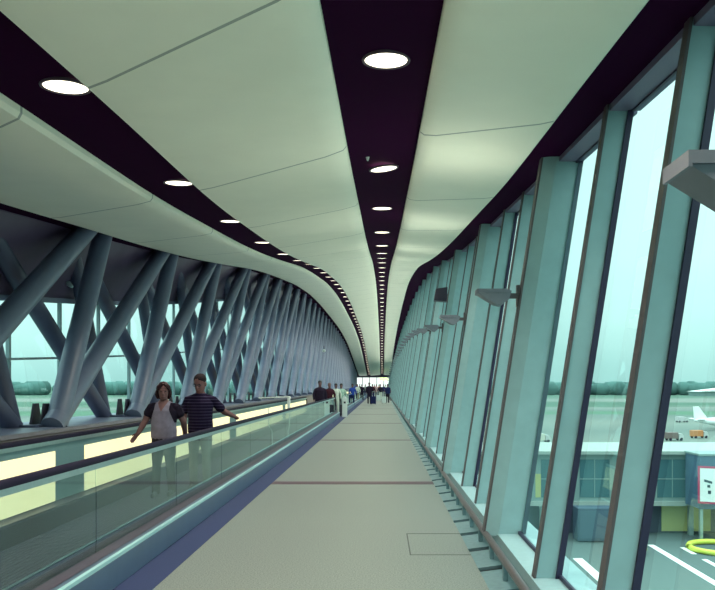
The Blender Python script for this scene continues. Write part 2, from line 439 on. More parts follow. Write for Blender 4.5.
# left glazing bays
bw = 1.875; y = Y0+.2
gm = mat('mullion_pale', (.26, .36, .38), .4)
while y < Y1-2:
    nwin += 1
    ya, yb = y, y+bw
    fr = MB()
    fr.loft([[(-6.0, ya-.03, 1.0), (-6.0, ya+.03, 1.0), (-5.94, ya+.03, 1.0), (-5.94, ya-.03, 1.0)], [(-6.0, ya-.03, hg(ya)), (-6.0, ya+.03, hg(ya)), (-5.94, ya+.03, hg(ya)), (-5.94, ya-.03, hg(ya))]])
    zz = 1.0+(hg(ya)-1.0)*.52; zz2 = 1.0+(hg(yb)-1.0)*.52
    fr.loft([[(-6.0, ya, zz-.02), (-5.96, ya, zz-.02), (-5.96, ya, zz+.02), (-6.0, ya, zz+.02)], [(-6.0, yb, zz2-.02), (-5.96, yb, zz2-.02), (-5.96, yb, zz2+.02), (-6.0, yb, zz2+.02)]])
    o = fr.build('window_%d' % nwin, gm); struct(o)
    MB().loft([[(-6.0, ya, 1.0), (-5.985, ya, 1.0), (-5.985, ya, hg(ya)), (-6.0, ya, hg(ya))], [(-6.0, yb, 1.0), (-5.985, yb, 1.0), (-5.985, yb, hg(yb)), (-6.0, yb, hg(yb))]]).build('glass_pane', M['glassR'], o)
    y += bw

# ---------------------------------------------------------------- end wall
zE = zc(0, Y1)
ew = MB(); ew.box(-6.3, 2.4, Y1, Y1+.3, -.2, 1.0).box(-6.3, 2.4, Y1, Y1+.3, 3.25, zE+.6)
ew.box(-6.3, -6.0, Y1, Y1+.3, 1.0, 3.25).box(1.9, 2.4, Y1, Y1+.3, 1.0, 3.25)
for xx in (-4.2, -2.7, -1.1, .4): ew.box(xx-.07, xx+.07, Y1, Y1+.3, 1.0, 3.25)
o = ew.build('wall_back', M['soffit']); struct(o)
nwin += 1
o = MB().box(-6.0, 1.9, Y1+.14, Y1+.16, 1.0, 3.25).build('window_%d' % nwin, mat('glow_pane', (.8, .85, .8), .4, emit=(.9, 1, .95), es=.36)); struct(o)  # pane emission stands in for the bright hall at the far end
struct(MB().box(-6.3, 2.4, Y0-.3, Y0-.02, -.2, 4.4).build('wall_front', M['ledge']))
ys_ = mat('sign_yellow', (.7, .7, .12), .5, emit=(.85, .95, .25), es=.9)
r = empty('hanging_sign', (.3, 148, 2.85)); tag(r, 'long glowing yellow sign hanging at the far end of the bridge', 'sign')
MB().box(-.8, .9, -.08, .08, -.22, .22).build('sign_face', ys_, r)
for sx in (-.6, .7): MB().box(sx-.02, sx+.02, -.02, .02, .22, 1.72).build('hanger', M['dark'], r)

# ---------------------------------------------------------------- lamps
lens = MB().chain([(0, 0, 0, .155), (0, 0, -.004, .150)], 28, False).mesh('lens')
lens.materials.append(M['lamp'])
prof = [(.155, 0), (.155, -.018), (.172, -.020), (.178, -.006), (.178, 0)]
tm = MB()
tm.loft([[(r_*math.cos(a), r_*math.sin(a), z_) for r_, z_ in prof] for a in [2*math.pi*i/28 for i in range(29)]], cap=False)
tmesh = tm.mesh('trim_ring'); tmesh.materials.append(M['trim'])
for p in tmesh.polygons: p.use_smooth = True
def downlight(x, y, label, group=None, tilt=0, real=True):
    z = zc(x, y)+.03-(.035 if tilt else 0)
    r = empty('downlight', (x, y, z)); tag(r, label, 'light', group)
    sl = math.atan((hc(y+.2)-hc(y-.2))/.4); r.rotation_euler = (sl, tilt, 0)
    a = bpy.data.objects.new('trim_ring', tmesh); C.objects.link(a); a.parent = r
    b = bpy.data.objects.new('lens', lens); C.objects.link(b); b.parent = r; b.location = (0, 0, -.010)
    if real:
        l = bpy.data.lights.new('bulb', 'SPOT'); l.energy = DOWN_W; l.color = (1, .93, .80); l.spot_size = 2.2; l.spot_blend = .8; l.shadow_soft_size = .12
        lo = bpy.data.objects.new('bulb', l); C.objects.link(lo); lo.parent = r; lo.location = (0, 0, -.04)
i = 0; yy = 1.9
while yy < 155:
    if i == 2:
        downlight(.02, yy, 'round downlight hanging tilted in the middle ceiling strip, second from the viewer', tilt=-.13)
    elif i == 1:
        downlight(.03, yy, 'largest round downlight, nearest in the middle dark ceiling strip')
    else:
        downlight(0, yy, 'round downlight farther along the middle dark ceiling strip' if i else 'round downlight overhead in the middle dark ceiling strip', 'downlights in the middle strip' if i else None, real=(yy < 120))
    if i == 1: downlight(-cL(yy)+.16, yy, 'largest round downlight, nearest in the left dark ceiling strip')
    else: downlight(-cL(yy)+.16, yy, 'round downlight farther along the left dark ceiling strip' if i else 'round downlight overhead in the left dark ceiling strip', 'downlights in the left strip' if i else None, real=(yy < 120))
    i += 1; yy += 3.4
# small sensor next to the tilted light
s_ = MB().chain([(0, 0, 0, .022), (0, 0, -.035, .012)], 10).build('ceiling_sensor', M['white'], smooth=50); s_.location = (-.16, 8.25, zc(0, 8.25)+.02)
tag(s_, 'tiny pale sensor on the middle dark strip beside the tilted downlight', 'sensor')

# wall uplighters on the broad columns
def wedge(mb):
    # outline in local x (towards the hall = negative) and z; extruded along y
    o_ = [(-.10, .02), (-.155, .035), (-.42, .015), (-.44, -.005), (-.26, -.115), (-.20, -.125), (-.13, -.07)]
    mb.loft([[(px, -.12, pz) for px, pz in o_], [(px, .07, pz) for px, pz in o_]])
    mb.box(-.445, -.14, -.128, -.118, .0, .04); mb.box(-.445, -.14, .068, .078, .0, .04); mb.box(-.45, -.438, -.128, .078, -.01, .04)
    return mb
head = wedge(MB()).mesh('lamp_head'); head.materials.append(M['fixture'])
arm = MB().box(-.14, .0, -.02, .03, -.045, .005).mesh('arm'); arm.materials.append(M['cap'])
plate = MB().box(-.03, .0, -.03, .05, -.13, .09).mesh('wall_plate'); plate.materials.append(M['cap'])
lm = MB().box(-.40, -.17, -.10, .05, .034, .037).mesh('lens'); lm.materials.append(M['lamp'])
k = 0
for ym in mains:
    if ym < 0: continue
    z = 1.65+.5*hc(ym)-.30
    if ym > 80: z = 1.65+hc(ym)*.52-.3
    if k == 0: z -= .08
    r = empty('wall_uplight', (xi(z)-.168, ym+.055, z))
    k += 1
    if k == 1: tag(r, 'wedge-shaped wall uplighter nearest the viewer, cut off by the right picture edge', 'light')
    elif k == 2: tag(r, 'wedge-shaped wall uplighter on an arm, second along the right glass wall', 'light')
    else: tag(r, 'wedge-shaped wall uplighter in the receding row on the right columns', 'light', 'farther wall uplighters')
    for nm, me in (('lamp_head', head), ('arm', arm), ('wall_plate', plate), ('lens', lm)):
        a = bpy.data.objects.new(nm, me); C.objects.link(a); a.parent = r
    if ym < 130:
        l = bpy.data.lights.new('bulb', 'AREA'); l.energy = UPLIGHT_W*min(1, hc(ym)/6.4)**1.8; l.color = (.95, 1, .86); l.shape = 'RECTANGLE'; l.size = .24; l.size_y = .15; l.spread = 2.9
        lo = bpy.data.objects.new('bulb', l); C.objects.link(lo); lo.parent = r; lo.location = (-.28, 0, .06); lo.rotation_euler = (math.pi, -.95, 0)
# dark loudspeaker box on the wall
r = empty('wall_speaker', (1.5, 19.0, 3.95)); tag(r, 'dark box loudspeaker mounted high on the right glass wall', 'speaker')
MB().loft([[(-.17, -.15, -.14), (.17, -.15, -.17), (.17, -.15, .20), (-.12, -.15, .16)], [(-.17, .15, -.14), (.17, .15, -.17), (.17, .15, .20), (-.12, .15, .16)]]).build('cabinet', M['dark'], r, bevel=.01)
MB().box(.17, .30, -.03, .03, -.04, .04).build('bracket', M['cap'], r)
# dome camera on a left tube
r = empty('dome_camera', (-4.85, 62, 4.6)); tag(r, 'small dome camera hanging on the left truss far along the bridge', 'camera')
MB().chain([(0, 0, .3, .02), (0, 0, .02, .02)], 8).build('stem', M['dark'], r)
MB().ellipsoid((0, 0, -.08), (.15, .15, .13)).build('dome', M['white'], r, smooth=60)
# junction box on fascia
o = MB().chain([(0, 0, 0, .05), (.06, 0, -.05, .03)], 10).build('fascia_lamp', M['steel'], smooth=50); o.location = (-5.72, 13.5, 3.5)
tag(o, 'small round fitting on the dark fascia above the left windows', 'fitting')

# ---------------------------------------------------------------- people
import bmesh
def remeshed(mb, name, vox, smooth=3, disp=0, keep=None, inflate=0):
    me = mb.mesh('tmp'); o = bpy.data.objects.new('tmp', me); C.objects.link(o)
    r = o.modifiers.new('r', 'REMESH'); r.mode = 'VOXEL'; r.voxel_size = vox; r.use_smooth_shade = True
    s = o.modifiers.new('s', 'SMOOTH'); s.factor = .5; s.iterations = smooth
    if inflate:
        d = o.modifiers.new('i', 'DISPLACE'); d.strength = inflate; d.mid_level = 0
    if disp:
        tx = bpy.data.textures.new('hair_noise', 'CLOUDS'); tx.noise_scale = .03
        d = o.modifiers.new('d', 'DISPLACE'); d.texture = tx; d.strength = disp
    bpy.context.view_layer.update()
    dg = bpy.context.evaluated_depsgraph_get()
    m2 = bpy.data.meshes.new_from_object(o.evaluated_get(dg)); m2.name = name
    bpy.data.objects.remove(o); bpy.data.meshes.remove(me)
    if keep:
        bm = bmesh.new(); bm.from_mesh(m2)
        bmesh.ops.delete(bm, geom=[f for f in bm.faces if not keep(f.calc_center_median())], context='FACES')
        bm.to_mesh(m2); bm.free()
    for p in m2.polygons: p.use_smooth = True
    return m2
def child(name, me, m, parent, label=None):
    o = bpy.data.objects.new(name, me); C.objects.link(o); o.parent = parent; me.materials.clear(); me.materials.append(m)
    if label: o['label'] = label
    return o
def hand(mb, wrist, d, nrm, curl=.3, side=1, fine=True, k=1):
    d = Vector(d).normalized(); nrm = Vector(nrm); nrm = (nrm-d*nrm.dot(d)).normalized(); s_ = d.cross(nrm)*side
    w_ = Vector(wrist)
    mb.chain([(*(w_), .024, .017), (*(w_+d*.04*k), .036, .016), (*(w_+d*.085*k), .040, .015)], 10, True, nrm)
    if not fine:
        mb.chain([(*(w_+d*.085), .034, .016), (*(w_+d*.15+nrm*.03*curl), .026, .012)], 8, True, nrm); return
    for q, ln in ((-.030, .070), (-.010, .082), (.010, .078), (.029, .062)):
        a = w_+d*.085*k+s_*q; d1 = (d+nrm*curl*.5).normalized(); d2 = (d+nrm*curl*1.6).normalized(); d3 = (d+nrm*curl*2.8).normalized()
        b_ = a+d1*ln*.45; c_ = b_+d2*ln*.32; e_ = c_+d3*ln*.25
        mb.chain([(*(a-d*.02), .0105), (*b_, .010), (*c_, .009), (*e_, .0078)], 7)
    a = w_+d*.02-s_*.028; b_ = a+(d*.7-s_*.75+nrm*.3).normalized()*.04; c_ = b_+(d*.95-s_*.3+nrm*.35).normalized()*.032
    mb.chain([(*a, .015), (*b_, .0125), (*c_, .010)], 7)

SK = mat('skin', (.17, .085, .085), .6, 0, .08, 9, spec=.25); SK2 = mat('skin_ruddy', (.20, .088, .085), .6, 0, .08, 9, spec=.25)
HB = mat('hair_auburn', (.030, .009, .012), .6, 0, .5, 60, spec=.2); HD = mat('hair_dark', (.018, .013, .018), .5, 0, .4, 60); HG = mat('hair_grey', (.020, .013, .016), .7, 0, .3, 60, spec=.1)
EYE = mat('eye', (.02, .015, .02), .2); LIP = mat('lip', (.22, .08, .08), .5)
def cm(name, c): return mat(name, c, .9, 0, .12, 14, spec=.08)

def person(label, loc, rz=0, sc_=1, arms=None, legs=None, shirt=None, trousers=None, shoes=None, hair='short', hairm=None, skin=None,
           sleeve=.6, hem=.90, vneck=False, girth=1.0, head=(0, 0), fine=False, cardigan=None, group=None, belly=0, headk=1.0, glasses=False, short=False):
    r = empty('person', loc, rz); r.scale = (sc_,)*3; tag(r, label, 'person', group)
    vox = .0075 if fine else .02
    skin = skin or SK
    G = girth
    arms = arms or [((-.27, .0, 1.18), (-.27, -.06, .93)), ((.27, .02, 1.18), (.27, .0, .93))]
    legs = legs or [((-.10, -.04, .50), (-.10, -.10, .09)), ((.10, .02, .50), (.10, .12, .09))]
    B = MB()
    torso = [(0, .01, .90, .150*G, .105*G), (0, .01, .98, .155*G, .115*G), (0, .0, 1.08, .145*G, .11*G+belly), (0, 0, 1.20, .155*G, .112*G+belly*.6), (0, .0, 1.34, .170*G, .112*G), (0, .01, 1.42, .128*G, .085*G), (0, .015, 1.49, .085, .065)]
    B.chain(torso, 16, True, (0, 1, 0))
    B.chain([(0, .015, 1.46, .062, .06), (0, .0, 1.60, .055, .058)], 12)
    hz = 1.66-.04*(headk-1); ry_, rx_ = head
    Rm = Matrix.Rotation(ry_, 4, 'Z') @ Matrix.Rotation(rx_, 4, 'X')
    def HP(p): v = Rm @ (Vector(p)*headk); return (v.x, v.y-.01, v.z+hz)
    HMB = MB()
    rows = [(-.128, -.050, .022, .024), (-.116, -.042, .042, .045), (-.09, -.022, .058, .070), (-.05, -.010, .068, .088), (0, 0, .074, .096), (.045, .004, .077, .100), (.085, .010, .069, .090), (.113, .014, .048, .064), (.126, .016, .02, .03)]
    HMB.loft([[(rx*math.cos(a), yc+ry*math.sin(a), z) for a in [2*math.pi*j/18 for j in range(18)]] for z, yc, rx, ry in rows])
    HMB.chain([(0, -.088, .012, .010), (0, -.108, -.018, .013), (0, -.112, -.034, .017)], 8)
    HMB.chain([(-.045, -.082, .022, .009), (0, -.096, .024, .009), (.045, -.082, .022, .009)], 6)
    HMB.chain([(-.022, -.086, -.066, .008), (0, -.094, -.066, .010), (.022, -.086, -.066, .008)], 6)
    for s in (-1, 1): HMB.ellipsoid((s*.078, .008, -.012), (.014, .022, .033), 8, 6)
    i0 = len(B.v); B.v += [HP(p) for p in HMB.v]; B.f += [tuple(i0+q for q in f_) for f_ in HMB.f]
    for s, (el, wr) in zip((-1, 1), arms):
        sh = (s*.18*G**.5, .01, 1.395)
        B.chain([(s*.05, .01, 1.45, .05), (s*.10, .01, 1.415, .056), (*sh, .056), (*[(a+b_)/2 for a, b_ in zip(sh, el)], .050*G), (*el, .042*G)], 10)
        B.chain([(*el, .042*G), (*[a*.6+b_*.4 for a, b_ in zip(el, wr)], .042*G), (*wr, .028*G)], 10)
        d = Vector(wr)-Vector(el)
        hd = arms[2][s] if len(arms) > 2 else None
        dd, nn, cu = hd if hd else (d, Vector((-s, -.2, 0)), .35)
        hand(B, wr, dd, nn, cu, s, fine)
    for s, (kn, an) in zip((-1, 1), legs):
        hp = (s*.088, .01, .90)
        B.chain([(*hp, .085*G**.5), (*[(a+b_)/2 for a, b_ in zip(hp, kn)], .075*G**.5), (*kn, .053)], 12)
        B.chain([(*kn, .054), (kn[0]*.6+an[0]*.4, kn[1]*.6+an[1]*.4+.015, kn[2]*.6+an[2]*.4, .055), (*an, .036)], 12)
        B.chain([(an[0], an[1]+.02, .045, .035), (an[0], an[1]-.15, .03, .032, .022)], 8)
    bo = child('body', remeshed(B, 'body', vox, 2), skin, r)
    # shirt
    def shirt_mb(k, slf):
        T = MB()
        t = [(0, .01, hem, .158*G+k, .115*G+k+belly*.4), (0, .01, hem+.1, .160*G+k, .120*G+k+belly*.8), (0, .0, 1.10, .152*G+k, .118*G+k+belly), (0, 0, 1.22, .160*G+k, .118*G+k+belly*.6), (0, 0, 1.34, .174*G+k, .118*G+k), (0, .01, 1.42, .130*G+k, .09*G+k), (0, .015, 1.485, .085+k*.4, .068+k*.4)]
        T.chain(t, 18, True, (0, 1, 0))
        for s, (el, wr) in zip((-1, 1), arms):
            sh = Vector((s*.18*G**.5, .01, 1.395)); e1 = Vector(el); w1 = Vector(wr)
            pts = [(s*.06, .01, 1.445, .05+k), (s*.10, .01, 1.415, .057+k), (*sh, .056+k)]
            if slf <= 1: pts.append((*(sh+(e1-sh)*slf), .050*G+k+.006))
            else: pts += [(*e1, .046+k), (*(e1+(w1-e1)*(slf-1)), .034+k)]
            T.chain(pts, 12)
        return T
    if vneck: keep = lambda c: not (c.y < .0 and c.z > 1.33 and abs(c.x) < (c.z-1.33)*.52) and c.z < 1.495
    else: keep = lambda c: c.z < 1.498
    child('shirt', remeshed(shirt_mb(.012, sleeve), 'shirt', vox, 3, keep=keep), shirt, r)
    if cardigan:
        kp = lambda c: c.z > 1.16 and c.z < 1.47 and (abs(c.x) > .118+max(0, (1.36-c.z))*.35 or c.y > .03)
        child('cardigan', remeshed(shirt_mb(.017, .45), 'cardigan', vox, 3, keep=kp), cardigan, r)
    T = MB()
    T.chain([(0, .01, .86, .15*G+.008, .112*G+.008), (0, .01, .93, .158*G+.008, .118*G+.008), (0, .01, 1.0, .152*G+.006, .112*G+.006)], 16, True, (0, 1, 0))
    for s, (kn, an) in zip((-1, 1), legs):
        hp = (s*.088, .01, .88)
        T.chain([(*hp, .096*G**.5), (*[(a+b_)/2 for a, b_ in zip(hp, kn)], .088*G**.5), (*kn, .070)], 12)
        if not short: T.chain([(*kn, .070), (*[(a+b_)/2 for a, b_ in zip(kn, an)], .066), (an[0], an[1], .07, .062)], 12)
    child('trousers', remeshed(T, 'trousers', vox, 3), trousers, r)
    for s, (kn, an) in zip((-1, 1), legs):
        sm = MB().chain([(an[0], an[1]+.03, .05, .045, .045), (an[0], an[1]-.06, .045, .046, .040), (an[0], an[1]-.17, .033, .044, .030)], 12, True)
        for i_, v in enumerate(sm.v): sm.v[i_] = (v[0], v[1], max(v[2], .002))
        child('shoe', sm.mesh('shoe'), shoes or M['dark'], r)
    hm = MB()
    if hair == 'bob':
        hm.ellipsoid((0, .028, .035), (.088, .102, .106), 16, 10)
        for s in (-1, 1):
            hm.chain([(s*.066, -.02, .07, .032), (s*.084, .0, .0, .028), (s*.092, .01, -.06, .032), (s*.078, .01, -.105, .024)], 10)
            hm.chain([(s*.02, -.075, .105, .022), (s*.06, -.085, .07, .024), (s*.078, -.07, .03, .018)], 8)
        hm.chain([(0, .08, .0, .08, .05), (0, .085, -.12, .075, .04)], 12, True, (0, 1, 0))
        dsp = .02
    elif hair == 'short':
        hm.ellipsoid((0, .014, .052), (.084, .101, .086) if fine else (.092, .11, .092), 16, 10); dsp = .006
    else:
        hm.ellipsoid((0, .026, .03), (.088, .104, .105), 16, 10); hm.chain([(0, .08, 0, .07, .05), (0, .09, -.14, .06, .035)], 12, True, (0, 1, 0)); dsp = .012
    hm.v = [HP(p) for p in hm.v]
    child('hair', remeshed(hm, 'hair', .008 if fine else .02, 2, dsp), hairm or HD, r)
    if fine:
        for s in (-1, 1):
            e_ = MB().ellipsoid((s*.031, -.087, .004), (.012, .008, .006), 10, 6); e_.v = [HP(p) for p in e_.v]; child('eye', e_.mesh('eye'), EYE, r)
        mo = MB().chain([(-.024, -.089, -.067, .004), (0, -.103, -.067, .006), (.024, -.089, -.067, .004)], 8); mo.v = [HP(p) for p in mo.v]; child('mouth', mo.mesh('mouth'), LIP, r)
        if glasses:
            g_ = MB()
            for s in (-1, 1):
                P_ = [(s*.034+.024*math.cos(a), -.105+.006*abs(math.cos(a)), .002+.017*math.sin(a)) for a in [2*math.pi*j/12 for j in range(13)]]
                g_.chain([(*p, .0038) for p in P_], 5, False)
                g_.chain([(s*.058, -.100, .006, .002), (s*.082, .0, .004, .002)], 5, False)
            g_.chain([(-.010, -.106, .004, .002), (.010, -.106, .004, .002)], 5, False)
            g_.v = [HP(p) for p in g_.v]; child('glasses', g_.mesh('glasses'), M['dark'], r)
    return r

stripe = cm('striped_navy', (.012, .007, .024)); n = stripe.node_tree.nodes; L = stripe.node_tree.links; b = n['Principled BSDF']
base = b.inputs['Base Color'].links[0].from_socket
t = n.new('ShaderNodeTexCoord'); s = n.new('ShaderNodeSeparateXYZ'); L.new(t.outputs['Object'], s.inputs[0])
d = n.new('ShaderNodeMath'); d.operation = 'DIVIDE'; d.inputs[1].default_value = .048; L.new(s.outputs['Z'], d.inputs[0])
f = n.new('ShaderNodeMath'); f.operation = 'FRACT'; L.new(d.outputs[0], f.inputs[0])
g = n.new('ShaderNodeMath'); g.operation = 'LESS_THAN'; g.inputs[1].default_value = .17; L.new(f.outputs[0], g.inputs[0])
mx = n.new('ShaderNodeMix'); mx.data_type = 'RGBA'; L.new(g.outputs[0], mx.inputs['Factor']); L.new(base, mx.inputs['A'])
mx.inputs['B'].default_value = (.06, .05, .10, 1); L.new(mx.outputs['Result'], b.inputs['Base Color'])

# the couple
man = (-2.885, 11.75, .03); k = .995
person('man in a dark striped T-shirt on the walkway, one hand on the black handrail', man, 0, k,
       arms=[((-.27, .03, 1.17), (-.245, -.06, .93)), ((.335, .17, 1.20), (.455, .40, 1.115)),
             {-1: ((.05, -.25, -1), (1, -.2, 0), .5), 1: ((.12, .85, -.22), (0, 0, -1), .22)}],
       legs=[((-.10, -.03, .49), (-.11, .0, .09)), ((.11, -.05, .49), (.12, -.08, .09))],
       shirt=stripe, trousers=cm('khaki', (.2, .21, .2)), hair='short', hairm=HG, skin=SK2, girth=1.18, belly=.035, sleeve=.72, hem=.88,
       head=(-.25, .28), fine=True, headk=1.15, glasses=True)
wom = (-3.20, 10.85, .03); k2 = .925
person('woman with auburn bob, pale grey V-neck top and black cardigan on the walkway', wom, 0, k2,
       arms=[((-.29, .0, 1.19), (-.38, -.10, .98)), ((.285, .10, 1.17), (.27, .28, .96)),
             {-1: ((-.55, -.3, -.75), (.5, -.6, -.2), .18), 1: ((-.05, .45, -1), (-1, 0, 0), .5)}],
       legs=[((-.095, -.05, .49), (-.09, -.12, .09)), ((.095, .02, .49), (.10, .10, .09))],
       shirt=cm('grey_top', (.19, .17, .23)), trousers=cm('black_trousers', (.02, .018, .028)), hair='bob', hairm=HB, girth=1.2, belly=.015, sleeve=.4, hem=.93,
       vneck=True, head=(.25, .12), fine=True, headk=1.06, cardigan=cm('black_cardigan', (.014, .010, .02)))

cols = {'dark': (.022, .015, .03), 'maroon': (.05, .015, .025), 'white': (.62, .66, .58), 'green': (.36, .52, .44), 'blue': (.03, .07, .36),
        'navy': (.02, .025, .09), 'red': (.28, .03, .05), 'pink': (.5, .33, .33), 'jeans': (.06, .08, .20), 'grey': (.22, .24, .25), 'tan': (.30, .26, .2), 'orange': (.5, .18, .08)}
CM = {k_: cm('cloth_'+k_, v) for k_, v in cols.items()}
def far(label, px, D, shirt, tr, rz=0, hair='short', hm=None, z=0, k_=1, gr=1.0):
    st = random.choice([-1, 1])
    person(label, ((px-382)/F*D, D, z), rz, k_*.97, shirt=CM[shirt], trousers=CM[tr], hair=hair, hairm=hm or HD, sleeve=1.85, girth=gr,
           legs=[((-.10, -.05*st, .50), (-.10, -.12*st, .09)), ((.10, .03*st, .50), (.10, .12*st, .09))])
far('man in a dark jacket and jeans standing alone by the handrail', 320, 33, 'dark', 'jeans', .2, z=.03, k_=1.05, gr=1.15)
far('person in maroon top walking just behind the man in the dark jacket', 329.5, 37, 'maroon', 'dark', 0, 'long', z=.03)
far('person in a white shirt and pale trousers near the white end post', 336, 40.3, 'white', 'white')
far('person in a pale green shirt beside a dark suitcase', 341.3, 40.5, 'green', 'grey')
far('person in a bright blue top beyond the white end post', 352.5, 58, 'blue', 'navy')
far('person in a pink top far along the corridor beside the blue one', 357.5, 74, 'white', 'tan', 0, 'long')
far('person in a dark top in the far crowd, left of centre', 362, 79, 'dark', 'dark')
far('person in a grey top in the far crowd, left of centre', 365.3, 96, 'grey', 'jeans')
far('tall dark-clad person in the middle of the corridor with a leaning bag', 369.3, 64, 'dark', 'dark', 0, k_=1.08, gr=1.2)
far('person in a red top close behind the tall dark-clad person', 372.5, 74, 'maroon', 'navy')
far('person in pale clothes in the centre of the far crowd', 376.5, 84, 'pink', 'grey', 0, 'long')
far('person in a dark coat right of the centre of the far crowd', 380.3, 80, 'dark', 'white')
far('person in navy in the far crowd under the yellow sign', 383.6, 92, 'navy', 'grey')
far('stout person in a navy coat walking close to the right wall', 387.6, 68, 'navy', 'dark', 0, gr=1.35)
far('person in orange in the far crowd', 379, 105, 'orange', 'dark')
far('person in red at the very back of the crowd', 374.5, 118, 'red', 'dark')
far('person in white at the back of the crowd near the right wall', 385.5, 112, 'white', 'grey')
far('person in blue on the farther moving walkway', 356, 88, 'blue', 'dark', z=.03)
far('person in black on the farther moving walkway', 359.8, 100, 'dark', 'jeans', z=.03)

def suitcase(loc, rz, m_, label, k_=1):
    r = empty('suitcase', loc, rz); r.scale = (k_,)*3; tag(r, label, 'suitcase')
    MB().box(-.2, .2, -.12, .12, .05, .62).build('shell', m_, r, bevel=.03)
    hd = MB(); 
    for sx in (-.1, .1): hd.chain([(sx, .08, .60, .01), (sx, .08, .98, .01)], 6)
    hd.chain([(-.1, .08, .98, .014), (.1, .08, .98, .014)], 6); hd.build('handle', M['steel'], r)
    for sx in (-.16, .16):
        for sy in (-.08, .08): MB().chain([(sx-.012, sy, .03, .03), (sx+.012, sy, .03, .03)], 10, False).build('wheel', M['rubber'], r)
suitcase((-2.02, 38.9, .0), .1, M['dark'], 'dark upright suitcase next to the person in pale green', 1.0)
suitcase((-.75, 63.2, .0), -.2, CM['navy'], 'navy suitcase pulled by the tall dark-clad person', 1.1)
suitcase((-.35, 75, .0), 0, M['white'], 'pale suitcase in the middle of the far corridor')
suitcase((.18, 66, .0), 0, M['white'], 'pale suitcase next to the stout person in navy')
# ---------------------------------------------------------------- outside: airfield
GZ = -15.0
m = mat('airfield', (.3, .4, .35), .9, spec=.1); n = m.node_tree.nodes; L = m.node_tree.links; b = n['Principled BSDF']
t = n.new('ShaderNodeTexCoord'); s = n.new('ShaderNodeSeparateXYZ'); L.new(t.outputs['Object'], s.inputs[0])
no = n.new('ShaderNodeTexNoise'); no.inputs['Scale'].default_value = .012; no.inputs['Detail'].default_value = 5
mpp = n.new('ShaderNodeMapping'); mpp.inputs['Scale'].default_value = (.35, 1.6, 1); L.new(t.outputs['Object'], mpp.inputs[0]); L.new(mpp.outputs[0], no.inputs['Vector'])
ma = n.new('ShaderNodeMath'); ma.operation = 'MAXIMUM'; ma.inputs[1].default_value = 20; L.new(s.outputs['Y'], ma.inputs[0])
dv = n.new('ShaderNodeMath'); dv.operation = 'DIVIDE'; dv.inputs[0].default_value = 12321/205; L.new(ma.outputs[0], dv.inputs[1])
nn = n.new('ShaderNodeMath'); nn.operation = 'MULTIPLY_ADD'; nn.inputs[1].default_value = .03; L.new(no.outputs['Fac'], nn.inputs[0]); L.new(dv.outputs[0], nn.inputs[2])
r = n.new('ShaderNodeValToRGB'); L.new(nn.outputs[0], r.inputs[0]); e = r.color_ramp.elements
G1 = (.075, .135, .10, 1); PA = (.17, .20, .175, 1); CO = (.125, .16, .145, 1); AP = (.085, .12, .12, 1)
e[0].position = 0; e[0].color = G1; e[1].position = 1; e[1].color = (.11, .155, .145, 1)
r.color_ramp.interpolation = 'LINEAR'
for p, c in ((.075, G1), (.082, PA), (.095, PA), (.10, G1), (.12, G1), (.125, PA), (.14, CO), (.145, (.085, .165, .11, 1)), (.16, (.085, .165, .11, 1)), (.165, CO), (.20, PA), (.24, CO), (.30, PA), (.36, CO), (.45, AP), (.7, AP)):
    x = e.new(p); x.color = c
L.new(r.outputs[0], b.inputs['Base Color'])
struct(MB().box(-5000, 5000, -300, 7000, GZ-1, GZ).build('ground', m), 'flat airfield ground of grass and concrete seen through the glass wall', 'ground')
white_p = mat('marking_paint', (.75, .8, .75), .8)
mk = MB(); mk.box(27.6, 28.3, 45, 77, GZ, GZ+.03)
for i in range(5): mk.box(30.5, 31.0, 52+i*5.2, 55+i*5.2, GZ, GZ+.03)
mk.box(18.3, 19.2, 50, 71, GZ, GZ+.03).box(12, 40, 58.5, 58.9, GZ, GZ+.03)
struct(mk.build('apron_marking', white_p), 'white lines and dashes painted on the apron below', 'marking')
tm_ = mat('haze_tinted_trees', (.085, .17, .155), .95, 0, .35, .02, spec=.05)  # distance haze is mixed into the tree colour
T = MB(); random.seed(3)
for i in range(900):
    xx = -2000+i*4.5+random.uniform(-6, 6); yy = 1250+random.uniform(-60, 120); hh = random.uniform(19, 25)
    T.ellipsoid((xx, yy, GZ+hh*.45), (random.uniform(10, 20), 14, hh*.55), 8, 6)
o = T.build('treeline', tm_, smooth=60); o['kind'] = 'stuff'; o['label'] = 'haze-tinted green belt of trees along the horizon beyond the airfield'; o['category'] = 'trees'
for p in o.data.polygons: p.use_smooth = True

# pier building opposite
pale = mat('pier_pale', (.19, .28, .27), .6); bglass = mat('pier_glass', (.045, .13, .15), .15); roofm = mat('pier_roof', (.30, .36, .33), .7)
under = mat('pier_under', (.05, .075, .10), .7); yel = mat('pier_yellow', (.42, .44, .16), .7); yb = mat('yellow_paint', (.62, .68, .08), .5)
r = empty('pier_building', (0, 82, GZ)); tag(r, 'long low glazed airport building with a pale roof beyond the right glass wall', 'building')
MB().box(8, 62, 0, 12, 3.6, 9.0).build('upper_storey', pale, r)
MB().box(7.5, 62.5, -.6, 12.5, 9.0, 9.35).build('roof', roofm, r)
MB().box(8, 62, -.35, .0, 3.3, 3.8).build('beam', roofm, r)
MB().box(8.5, 61.5, 1.5, 11, 0, 3.6).build('ground_storey', under, r)
MB().box(31.5, 37, 1.3, 1.5, 0.2, 3.3).build('yellow_lit_wall', yel, r); MB().box(17, 20.5, -.05, -.0, 4.2, 6.8).build('yellow_panel', yel, r)  # first box: yellow light on the undercroft wall, put into its colour
for i in range(12):
    xa = 9+i*4.3
    w_ = MB().box(xa, xa+3.3, -.06, -.0, 4.2, 8.4).build('window', bglass, r)
    MB().box(xa, xa+3.3, -.12, -.06, 6.2, 6.3).box(xa+1.6, xa+1.68, -.12, -.06, 4.2, 8.4).build('glazing_bar', pale, w_)
